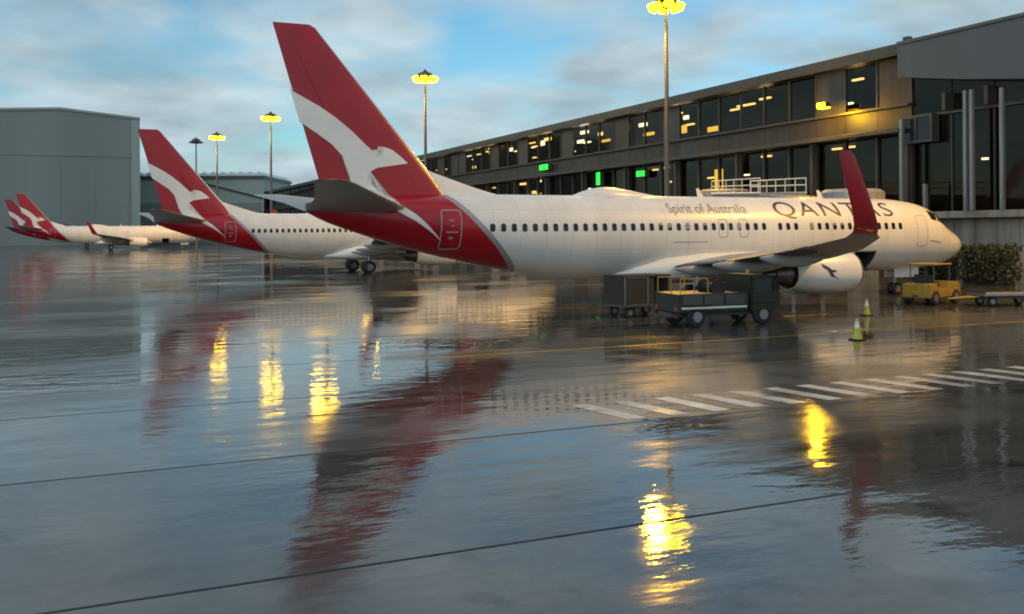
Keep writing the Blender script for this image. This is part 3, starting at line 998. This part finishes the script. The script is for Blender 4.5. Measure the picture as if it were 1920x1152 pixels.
# ------------------------------------------------------------------ terminal pavilion at the right
pav = empty('terminal_pavilion', W(FR, 0), TH, 'tall dark glass end of the terminal under a deep grey fascia, at right', 'building')
PA0, PA1 = 8.0, 54.9
bm = bmesh.new()
loft(bm, [[(-1.6, y, zb), (-1.6, y, 17.6), (0.6, y, 17.6), (0.6, y, zb)] for y, zb in ((PA1, 15.2), (49, 14.2), (44, 13.5), (30, 12.6), (PA0, 12.4))])
bmesh.ops.recalc_face_normals(bm, faces=bm.faces[:])
tob('fascia', bm, M['fascia'], pav)
tob('roof', bx(-1.75, DEP, PA0, PA1, 17.6, 17.85, bevel=.04), M['fascia'], pav)
tob('roof_vent', bx(-1.4, -.9, 54.1, 54.6, 17.85, 18.2, bevel=.04), M['frame'], pav)
tob('floor_slab', bx(0.4, DEP, PA0, PA1, 4.6, 5.0), M['dark'], pav)
tob('floor_slab', bx(0.9, DEP, PA0, PA1, 10.2, 10.6), M['dark'], pav)
tob('back_wall', bx(13, 13.3, PA0, PA1, 0, 17.4), M['dark'], pav)
tob('podium_edge', bx(-1.0, 0.3, PA0, PA1, 4.45, 4.95, bevel=.04), M['concrete'], pav)
tob('transom', bx(-.3, .2, PA0, PA1, 12.1, 12.3), M['frame'], pav)
n = 13
for i in range(n):
    y = PA0 + i * (PA1 - PA0) / n; y2 = PA0 + (i + 1) * (PA1 - PA0) / n
    tob('window_pane', bx(0, .04, y + .06, y2 - .06, 4.96, 12.08), M['glass'], pav)
    tob('window_pane', bx(0, .04, y + .06, y2 - .06, 12.32, 16.0), M['glass'], pav)
    tob('mullion', bx(-.10, .12, y - .05, y + .05, 4.96, 12.08), M['frame'], pav)
    tob('bracket', bx(-.9, .1, y - .14, y + .14, 12.32, 13.6), M['frame'], pav)
for px, zt in ((1837, 13.4), (1849, 13.4), (1906, 13.2), (1716, 12), (1760, 7.0)):
    y, t = facade_y(px)
    tob('column', bx(-1.45, -1.2, y - .13, y + .13, 4.96, zt), M['steel'], pav)
# a framed dark window box beside the corner
y, t = facade_y(1733)
tob('bay_window', bx(-.75, -.1, y - 1.35, y + 1.35, 10.35, 12.05), M['win'], pav)
for a, b, c, d in ((-1.55, 1.55, 12.05, 12.25), (-1.55, 1.55, 10.15, 10.35), (-1.55, -1.35, 10.352, 12.048), (1.35, 1.55, 10.352, 12.048), (-.05, .05, 10.352, 12.048)):
    tob('window_frame', bx(-.85, -.1, y + a, y + b, c, d), M['frame'], pav)
for i in range(26):
    y = PA0 + i * 1.8
    tob('ground_panel', bx(0, .2, y + .03, y + 1.77, 0, 4.4), M[random.choice(('concrete', 'dark_grey', 'concrete'))], pav)
for px, py in ((1880, 305), (1790, 300)):
    y, t = facade_y(px)
    z = 3.7 + (431 - py) * t / 1805.4
    tob('ceiling_light', bx(3, 3.3, y - .2, y + .2, z, z + .15), M['white_in'], pav)

# low planted strip with rails in front of the pavilion
def hedge(y0, y1, lab):
    h = empty('hedge', W(FR - 3.4, (y0 + y1) / 2), TH, lab, 'hedge', 'hedges below the terminal pavilion')
    hw = (y1 - y0) / 2
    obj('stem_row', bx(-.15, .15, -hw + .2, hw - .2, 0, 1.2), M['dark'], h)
    bm = bmesh.new()
    for k in range(2600):
        p = Vector((random.uniform(-.75, .75), random.uniform(-hw, hw), random.uniform(.25, 2.55) + random.gauss(0, .12)))
        s = random.uniform(.09, .2)
        u = Vector((random.gauss(0, 1), random.gauss(0, 1), random.gauss(0, 1))).normalized()
        w_ = u.cross(Vector((random.gauss(0, 1), random.gauss(0, 1), random.gauss(0, 1)))).normalized()
        bm.faces.new([bm.verts.new(p + u * s), bm.verts.new(p + w_ * s * .55), bm.verts.new(p - u * s), bm.verts.new(p - w_ * s * .55)])
    tag(obj('foliage', bm, M['hedge'], h), kind='stuff')


hedge(43.4, 47.6, 'leafy hedge under the pavilion, at the right edge of the photo')
hedge(48.2, 52.0, 'leafy hedge under the pavilion, just right of the nose')

# ------------------------------------------------------------------ passenger bridge to the nearest airliner
br = empty('passenger_bridge', W(53, 72), TH, 'grey covered passenger bridge reaching from the terminal to the nearest airliner', 'jet bridge')
# local frame: x along heading, y along the front; origin at the rotunda
pA, pB = Vector((0, 0, 0)), Vector((-10.5, -27.0, 0))
dirv = (pB - pA).normalized(); nrm = Vector((-dirv.y, dirv.x, 0))
bm = bmesh.new(); lathe_z(bm, [(.9, 0), (.9, 3.8), (2.2, 3.8), (2.2, 7.2), (2.0, 7.35)], n=24)
bmesh.ops.recalc_face_normals(bm, faces=bm.faces[:])
obj('rotunda', bm, M['bridge'], br, True, 30)


def seg(t0, t1, hw, z0a, z0b, hgt, name, mat):
    a, b = pA + dirv * t0, pA + dirv * t1
    bm = bmesh.new()
    ring = lambda c, z: [c + nrm * hw + Vector((0, 0, z)), c - nrm * hw + Vector((0, 0, z)), c - nrm * hw + Vector((0, 0, z + hgt)), c + nrm * hw + Vector((0, 0, z + hgt))]
    loft(bm, [ring(a, z0a), ring(b, z0b)])
    bmesh.ops.recalc_face_normals(bm, faces=bm.faces[:])
    return obj(name, bm, M[mat], br)


LT = (pB - pA).length
seg(2.0, LT * .56, 1.7, 4.0, 3.5, 2.95, 'outer_tunnel', 'bridge')
seg(LT * .56, LT - 2.2, 1.45, 3.62, 3.0, 2.6, 'inner_tunnel', 'bridge')
bm = bmesh.new(); lathe_z(bm, [(1.9, 2.6), (1.9, 5.9), (1.6, 6.1)], pB.x, pB.y, 20)
obj('cab', bm, M['bridge'], br, True, 30)
for side in (-1, 1):
    a = pA + dirv * 2.2 + nrm * side * 1.72; b = pA + dirv * (LT * .56) + nrm * side * 1.72
    for hz in (6.9, 7.5, 8.0):
        bm = bmesh.new(); tube(bm, a + Vector((0, 0, hz)), b + Vector((0, 0, hz - .5)), .05 if hz > 7 else .09, n=6)
        obj('rail', bm, M['roof_white'], br)
    for k in range(7):
        c = a.lerp(b, k / 6)
        bm = bmesh.new(); tube(bm, c + Vector((0, 0, 6.9 - .5 * k / 6)), c + Vector((0, 0, 8.0 - .5 * k / 6)), .04, n=6)
        obj('rail_post', bm, M['roof_white'], br)
    for k in range(5):
        c = (pA + dirv * (4 + k * 2.4) + nrm * side * 1.705)
        d = c + dirv * 1.6
        bm = bmesh.new()
        z = 5.3 - .05 * k
        vs = [bm.verts.new(p) for p in (c + Vector((0, 0, z)), d + Vector((0, 0, z)), d + Vector((0, 0, z + .9)), c + Vector((0, 0, z + .9)))]
        bm.faces.new(vs)
        obj('window', bm, M['win'], br)
dc = pA + dirv * (LT * .74)
bm = bmesh.new()
for s in (-1, 1):
    tube(bm, dc + nrm * s * 1.0 + Vector((0, 0, .9)), dc + nrm * s * 1.0 + Vector((0, 0, 3.4)), .16, n=10)
box(bm, dc.x - 1.2, dc.x + 1.2, dc.y - 1.2, dc.y + 1.2, .75, .95)
obj('drive_column', bm, M['steel'], br)
for s in (-1, 1):
    bm = bmesh.new(); lathe_y(bm, [(dc.y + s * .9 - .2, .5), (dc.y + s * .9 + .2, .5)], dc.x, .5, 18)
    obj('wheel', bm, M['black'], br)

# ------------------------------------------------------------------ light masts
MH = 25.0


def make_mast(lit=True):
    root = empty('light_mast', (0, 0, 0), 0)
    bm = bmesh.new(); lathe_z(bm, [(.42, 0), (.42, .5), (.30, .52), (.13, MH - .6)], n=14)
    obj('pole', bm, M['pole'], root, True)
    bm = bmesh.new(); lathe_z(bm, [(.3, MH - .9), (.95, MH - .25), (.95, MH - .05), (.3, MH + .25), (.05, MH + .55)], n=18)
    obj('head_frame', bm, M['dark_grey'], root, True, 30)
    for k in range(8):
        a = 2 * math.pi * k / 8
        bm = bmesh.new()
        box(bm, .95, 1.62, -.36, .36, -.14, .16, bevel=.03)
        bmesh.ops.transform(bm, matrix=Matrix.Rotation(a, 4, 'Z') @ Matrix.Translation((0, 0, MH - .08)) @ Matrix.Rotation(R(24), 4, 'Y'), verts=bm.verts[:])
        fl = obj('floodlight', bm, M['dark_grey'], root)
        if lit:
            bm = bmesh.new()
            loft(bm, [[(.97, -.34, -.15), (1.60, -.34, -.15), (1.60, .34, -.15), (.97, .34, -.15)], [(1.0, -.28, -.27), (1.56, -.28, -.27), (1.56, .28, -.27), (1.0, .28, -.27)]])
            bm2 = bm
            box(bm2, 1.63, 1.75, -.40, .40, -.30, .20)
            bmesh.ops.transform(bm2, matrix=Matrix.Rotation(a, 4, 'Z') @ Matrix.Translation((0, 0, MH - .08)) @ Matrix.Rotation(R(24), 4, 'Y'), verts=bm2.verts[:])
            obj('lens', bm2, M['lamp'], fl)
    if lit:
        ld = bpy.data.lights.new('sodium_light', 'SPOT')
        ld.energy = 23000
        ld.spot_size = R(158)
        ld.spot_blend = 0.7
        ld.color = (1.0, 0.48, 0.02)
        ld.shadow_soft_size = 0.9
        lo = bpy.data.objects.new('sodium_light', ld)
        link(lo, root)
        lo.location = (-HC * 1.5, -HS * 1.5, MH - 1.2)
        # the floods are aimed over the stands, away from the building
        lo.rotation_euler = Vector((HC * .62, HS * .62, 1.0)).to_track_quat('Z', 'Y').to_euler()
    return root


mast = make_mast(True)
spots = [((14.3, 88.6), 'tall lit mast whose lamp head meets the top edge of the photo'),
         ((-11.58, 129.6), 'lit mast just right of the nearest red tail'),
         ((-43.4, 173.7), 'lit mast between the two large red tails'),
         ((-63.6, 207.9), 'lit mast rising behind the second red tail, lamp lower than its right neighbour'),
         ((-29.3, 152.0), 'lit mast hidden behind the nearest tail, seen as a long yellow reflection'),
         ((-36.5, 250.0), 'farther lit mast hidden behind the nearest tail, seen as a short yellow reflection'),
         (tuple(W(49, 27)[:2]), 'lit mast outside the right edge that warms the nose of the nearest airliner')]
for i, (p, lab) in enumerate(spots):
    o = mast if i == 0 else copy_tree(mast)
    o.location = (p[0], p[1], 0)
    tag(o, lab, 'light mast', 'sodium light masts along the apron')
dm = make_mast(False)
dm.location = (-71.9, 219.5, 0)
tag(dm, 'unlit mast with a dark head, left of the lit ones', 'light mast', 'sodium light masts along the apron')

# floodlight on the terminal front
y, t = facade_y(1575)
fl = empty('facade_floodlight', W(FR - 1.6, y, 14.0), TH, 'yellow floodlight fixed to the brown terminal front above the winglet', 'floodlight')
obj('arm', bx(-.1, 1.5, -.05, .05, .05, .15), M['steel'], fl)
obj('housing', bx(-.35, .25, -.5, .5, -.15, .25, bevel=.04), M['dark_grey'], fl)
bm = bx(-.34, .22, -.46, .46, -.24, -.152); box(bm, -.42, -.352, -.45, .45, -.13, .22)
obj('lens', bm, M['lamp_facade'], fl)
ld = bpy.data.lights.new('flood_light', 'POINT'); ld.energy = 900; ld.color = (1, .54, .012); ld.shadow_soft_size = .4
lo = bpy.data.objects.new('flood_light', ld); link(lo, fl); lo.location = (-1.0, 0, -.7)

# ------------------------------------------------------------------ hangars at the left
HY = 298.0


def hx(px, Y): return (px - 960) / 1805.4 * Y


HR = 0.40                                       # turned so that only its front shows
hg = empty('hangar', (hx(262, HY), HY, 0), HR, 'huge plain grey hangar behind the far airliners at left', 'hangar')
x0, x1, xr = -82.0, 0.0, -22.0
zl, zr, zp = 37.6, 38.8, 41.0
bm = bmesh.new()
loft(bm, [[(x0, d, 0), (x1, d, 0), (x1, d, zr), (xr, d, zp), (x0, d, zl)] for d in (0, 60)])
bmesh.ops.recalc_face_normals(bm, faces=bm.faces[:])
obj('wall', bm, M['hangar'], hg)
bm = bmesh.new()
loft(bm, [[(x0 - .5, d, zl + .02), (xr, d, zp + .02), (x1 + .3, d, zr + .02), (x1 + .3, d, zr + .7), (xr, d, zp + .7), (x0 - .5, d, zl + .7)] for d in (-.5, 61)])
bmesh.ops.recalc_face_normals(bm, faces=bm.faces[:])
obj('roof', bm, M['hangar2'], hg)
obj('corner_trim', bx(x1 - 2.2, x1 + .2, -.3, 1.0, 0, zr - .1), M['hangar2'], hg)
for k in range(8):
    a = x0 + 3 + k * (x1 - x0 - 6) / 8
    obj('door_leaf', bx(a + .03, a + (x1 - x0 - 6) / 8 - .03, -.1, -.02, 0.2, 27), M['hangar'], hg)
obj('door_track', bx(x0 + 2, x1 - 2.4, -.3, -.02, 27.1, 27.7), M['hangar'], hg)

H2 = 330.0
h2 = empty('low_hangar', (hx(420, H2), H2, 0), 0, 'smaller pale green shed with white roof behind the second tail', 'hangar')
x0, x1 = hx(255, H2) - hx(420, H2), hx(495, H2) - hx(420, H2)
obj('wall', bx(x0, x1, 0, 40, 0, 22.2), M['hangar2'], h2)
obj('eave', bx(x0 - .6, x1 + .4, -.8, 40.5, 22.22, 23.2), M['dark_grey'], h2)
bm = bmesh.new()
n = 14
for k in range(n):
    a = x0 + k * (x1 - x0) / n; b = x0 + (k + 1) * (x1 - x0) / n
    loft(bm, [[(a, d, 23.22), (b, d, 23.22), (b - .3, d, 23.7), ((a + b) / 2, d, 24.6), (a + .3, d, 23.7)] for d in (-.6, 40)])
obj('roof', bm, M['roof_white'], h2)
bm = bmesh.new(); tube(bm, (-6, -.4, 20.5), (x1 - .5, -.4, 15.5), .35, n=6)
obj('brace', bm, M['dark_grey'], h2)
for k in range(6):
    a = x0 + 1 + k * (x1 - x0 - 2) / 6
    obj('door_leaf', bx(a + .1, a + (x1 - x0 - 2) / 6 - .1, -.25, -.02, 0.2, 14), M['hangar'], h2)

# ------------------------------------------------------------------ cones
def make_cone():
    root = empty('traffic_cone', (0, 0, 0), 0.4)
    bm = bx(-.2, .2, -.2, .2, 0, .045, bevel=.012)
    obj('base', bm, M['black'], root)
    prof = [(.15, .045), (.135, .1), (.085, .42), (.05, .68), (.04, .72)]
    bm = bmesh.new(); lathe_z(bm, prof, n=18); obj('cone_body', bm, M['cone'], root, True, 40)
    bm = bmesh.new(); lathe_z(bm, [(.0905, .40), (.0615, .62)], n=18, cap0=False, cap1=False); obj('reflective_band', bm, M['cone_white'], root, True)
    return root


cone = make_cone()
cone.location = (11.49, 32.12, 0)
tag(cone, 'nearer lime cone with white band on the wet apron', 'traffic cone', 'cones by the wing')
c2 = copy_tree(cone); c2.location = (15.15, 41.2, 0)
tag(c2, 'farther lime cone, just ahead of the engine')

# ------------------------------------------------------------------ apron vehicles
def wheels(root, pts, r, w):
    for x, y in pts:
        bm = bmesh.new(); lathe_y(bm, [(y - w / 2, r * .6), (y - w / 2, r * .9), (y - w * .3, r), (y + w * .3, r), (y + w / 2, r * .9), (y + w / 2, r * .6)], x, r, 20)
        t_ = obj('wheel', bm, M['black'], root, True, 40)
        bm = bmesh.new(); lathe_y(bm, [(y - w / 2 - .01, r * .5), (y + w / 2 + .01, r * .5)], x, r, 14)
        obj('hub', bm, M['steel'], t_)


tug = empty('baggage_tractor', (20.7, 47.6, 0), TH + .25, 'low yellow tractor parked beside the nose wheel', 'tractor')
bm = bmesh.new()
prof = [(-1.45, .35), (1.5, .35), (1.5, .95), (1.35, 1.08), (.35, 1.12), (.2, .8), (-.55, .8), (-.75, 1.05), (-1.45, 1.0)]
loft(bm, [[(x, y, z) for x, z in prof] for y in (-.72, .72)])
bmesh.ops.recalc_face_normals(bm, faces=bm.faces[:])
bmesh.ops.bevel(bm, geom=bm.edges[:], offset=.04, segments=2, affect='EDGES')
obj('body', bm, M['yellow'], tug)
obj('seat', bx(-.6, -.1, -.5, .5, .82, 1.0, bevel=.04), M['black'], tug)
obj('seat_back', bx(-.72, -.58, -.5, .5, 1.0, 1.45, bevel=.04), M['black'], tug)
obj('canopy', bx(-.95, .75, -.68, .68, 1.92, 2.0, bevel=.03), M['yellow'], tug)
for x in (-.85, .62):
    for y in (-.6, .6):
        bm = bmesh.new(); tube(bm, (x, y, 1.0), (x, y, 1.93), .03, n=8); obj('canopy_post', bm, M['dark_grey'], tug)
obj('windscreen', bx(.60, .62, -.56, .56, 1.14, 1.88), M['glass_clear'], tug)
obj('steering_wheel', lathe_z(bmesh.new(), [(.16, 1.2), (.19, 1.22), (.16, 1.24)], .22, .25, 14), M['black'], tug)
for y in (-.5, .5):
    bm = bmesh.new(); tube(bm, (1.47, y, .82), (1.53, y, .82), .09, n=12); obj('headlight', bm, M['cone_white'], tug)
obj('tow_hitch', bx(-1.62, -1.45, -.1, .1, .4, .5), M['dark_grey'], tug)
wheels(tug, [(-.95, -.66), (-.95, .66), (1.0, -.66), (1.0, .66)], .36, .24)


def make_dolly():
    root = empty('baggage_dolly', (0, 0, 0), TH)
    obj('deck', bx(-1.5, 1.5, -.75, .75, .50, .60, bevel=.02), M['steel'], root)
    obj('chassis', bx(-1.3, 1.3, -.45, .45, .36, .49), M['dark_grey'], root)
    for x in (-1.46, 1.46):
        obj('end_rail', bx(x - .03, x + .03, -.72, .72, .602, .82), M['dark_grey'], root)
    bm = bmesh.new(); tube(bm, (-1.5, .25, .45), (-2.9, 0, .36), .045, n=8); tube(bm, (-1.5, -.25, .45), (-2.9, 0, .36), .045, n=8)
    obj('drawbar', bm, M['yellow'], root)
    wheels(root, [(-1.0, -.5), (-1.0, .5), (1.0, -.5), (1.0, .5)], .24, .16)
    return root


dl = make_dolly(); dl.location = (23.6, 46.1, 0); dl.rotation_euler = (0, 0, .1)
tag(dl, 'empty flat dolly with yellow drawbar at the right, ahead of the tractor', 'dolly')

cart = empty('baggage_cart', (5.4, 41.6, 0), TH + .1, 'dark covered baggage cart under the rear belly, left of the wing', 'baggage cart')
obj('deck', bx(-1.25, 1.25, -.75, .75, .45, .56, bevel=.02), M['dark_grey'], cart)
obj('canopy', bx(-1.25, 1.25, -.76, .76, 1.72, 1.80, bevel=.03), M['canvas'], cart)
obj('end_panel', bx(-1.25, -1.20, -.74, .74, .562, 1.718), M['canvas'], cart)
obj('end_panel', bx(1.20, 1.25, -.74, .74, .562, 1.718), M['canvas'], cart)
obj('curtain', bx(-1.19, .35, -.72, -.69, .6, 1.70), M['canvas'], cart)
for x in (-1.2, 0, 1.16):
    for y in (-.735, .735):
        bm = bmesh.new(); tube(bm, (x, y, .56), (x, y, 1.72), .025, n=6); obj('post', bm, M['steel'], cart)
bm = bmesh.new(); tube(bm, (1.25, 0, .45), (2.3, 0, .36), .04, n=8); obj('drawbar', bm, M['dark_grey'], cart)
wheels(cart, [(-.85, -.55), (-.85, .55), (.85, -.55), (.85, .55)], .24, .16)

tr = empty('service_truck', (8.0, 37.9, 0), TH - .05, 'dark olive service truck parked under the near wing', 'truck')
bm = bmesh.new()
prof = [(1.0, .55), (2.35, .55), (2.4, 1.15), (2.05, 1.85), (1.85, 1.95), (1.0, 1.95)]
loft(bm, [[(x, y, z) for x, z in prof] for y in (-.95, .95)])
bmesh.ops.recalc_face_normals(bm, faces=bm.faces[:]); bmesh.ops.bevel(bm, geom=bm.edges[:], offset=.06, segments=2, affect='EDGES')
obj('cab', bm, M['olive'], tr)
bm = bmesh.new()
vs = [bm.verts.new(p) for p in ((2.412, -.82, 1.2), (2.412, .82, 1.2), (2.09, .78, 1.80), (2.09, -.78, 1.80))]
bm.faces.new(vs); obj('windscreen', bm, M['win'], tr)
for y in (-.72, .72):
    bm = bmesh.new(); tube(bm, (2.36, y, .86), (2.42, y, .86), .10, n=12); obj('headlight', bm, M['cone_white'], tr)
    obj('tail_light', bx(-2.235, -2.205, y - .1, y + .1, .66, .78), M['red'], tr)
    bm = bmesh.new(); tube(bm, (2.05, y * 1.32, 1.45), (2.12, y * 1.55, 1.5), .02, n=6); box(bm, 2.08, 2.14, y * 1.55 - .08, y * 1.55 + .08, 1.35, 1.68)
    obj('mirror', bm, M['black'], tr)
    obj('reflective_stripe', bx(-2.1, .8, y * 1.29 - .008, y * 1.29 + .008, .70, .78), M['cone_white'], tr)
    for x in (-1.4, 1.6):
        obj('mudguard', bx(x - .55, x + .55, y * 1.2 - .16, y * 1.2 + .16, .83, .88, bevel=.02), M['black'], tr)
bm = bmesh.new(); tube(bm, (1.5, 0, 1.95), (1.5, 0, 2.12), .09, .07, n=12); obj('beacon', bm, M['yellow'], tr)
for k in range(3):
    obj('locker_door', bx(-2.05 + k * .95, -1.2 + k * .95, -.945, -.925, .84, 1.22), M['dark_grey'], tr)
for y in (-.965, .945):
    obj('side_window', bx(1.18, 1.95, y, y + .02, 1.25, 1.75), M['win'], tr)
obj('chassis', bx(-2.3, 2.3, -.5, .5, .38, .54), M['dark_grey'], tr)
obj('equipment_body', bx(-2.2, .9, -.92, .92, .56, 1.28, bevel=.04), M['olive'], tr)
obj('hose_reel', lathe_y(bmesh.new(), [(-.5, .34), (-.46, .34), (-.45, .2), (.45, .2), (.46, .34), (.5, .34)], -.2, 1.45, 20), M['black'], tr)
for y in (-.85, .85):
    bm = bmesh.new(); tube(bm, (-2.1, y, 1.85), (-.9, y, 1.85), .025, n=6)
    for x in (-2.1, -1.5, -.9): tube(bm, (x, y, 1.28), (x, y, 1.85), .022, n=6)
    obj('guard_rail', bm, M['yellow'], tr)
wheels(tr, [(-1.4, -.78), (-1.4, .78), (1.6, -.78), (1.6, .78)], .40, .28)
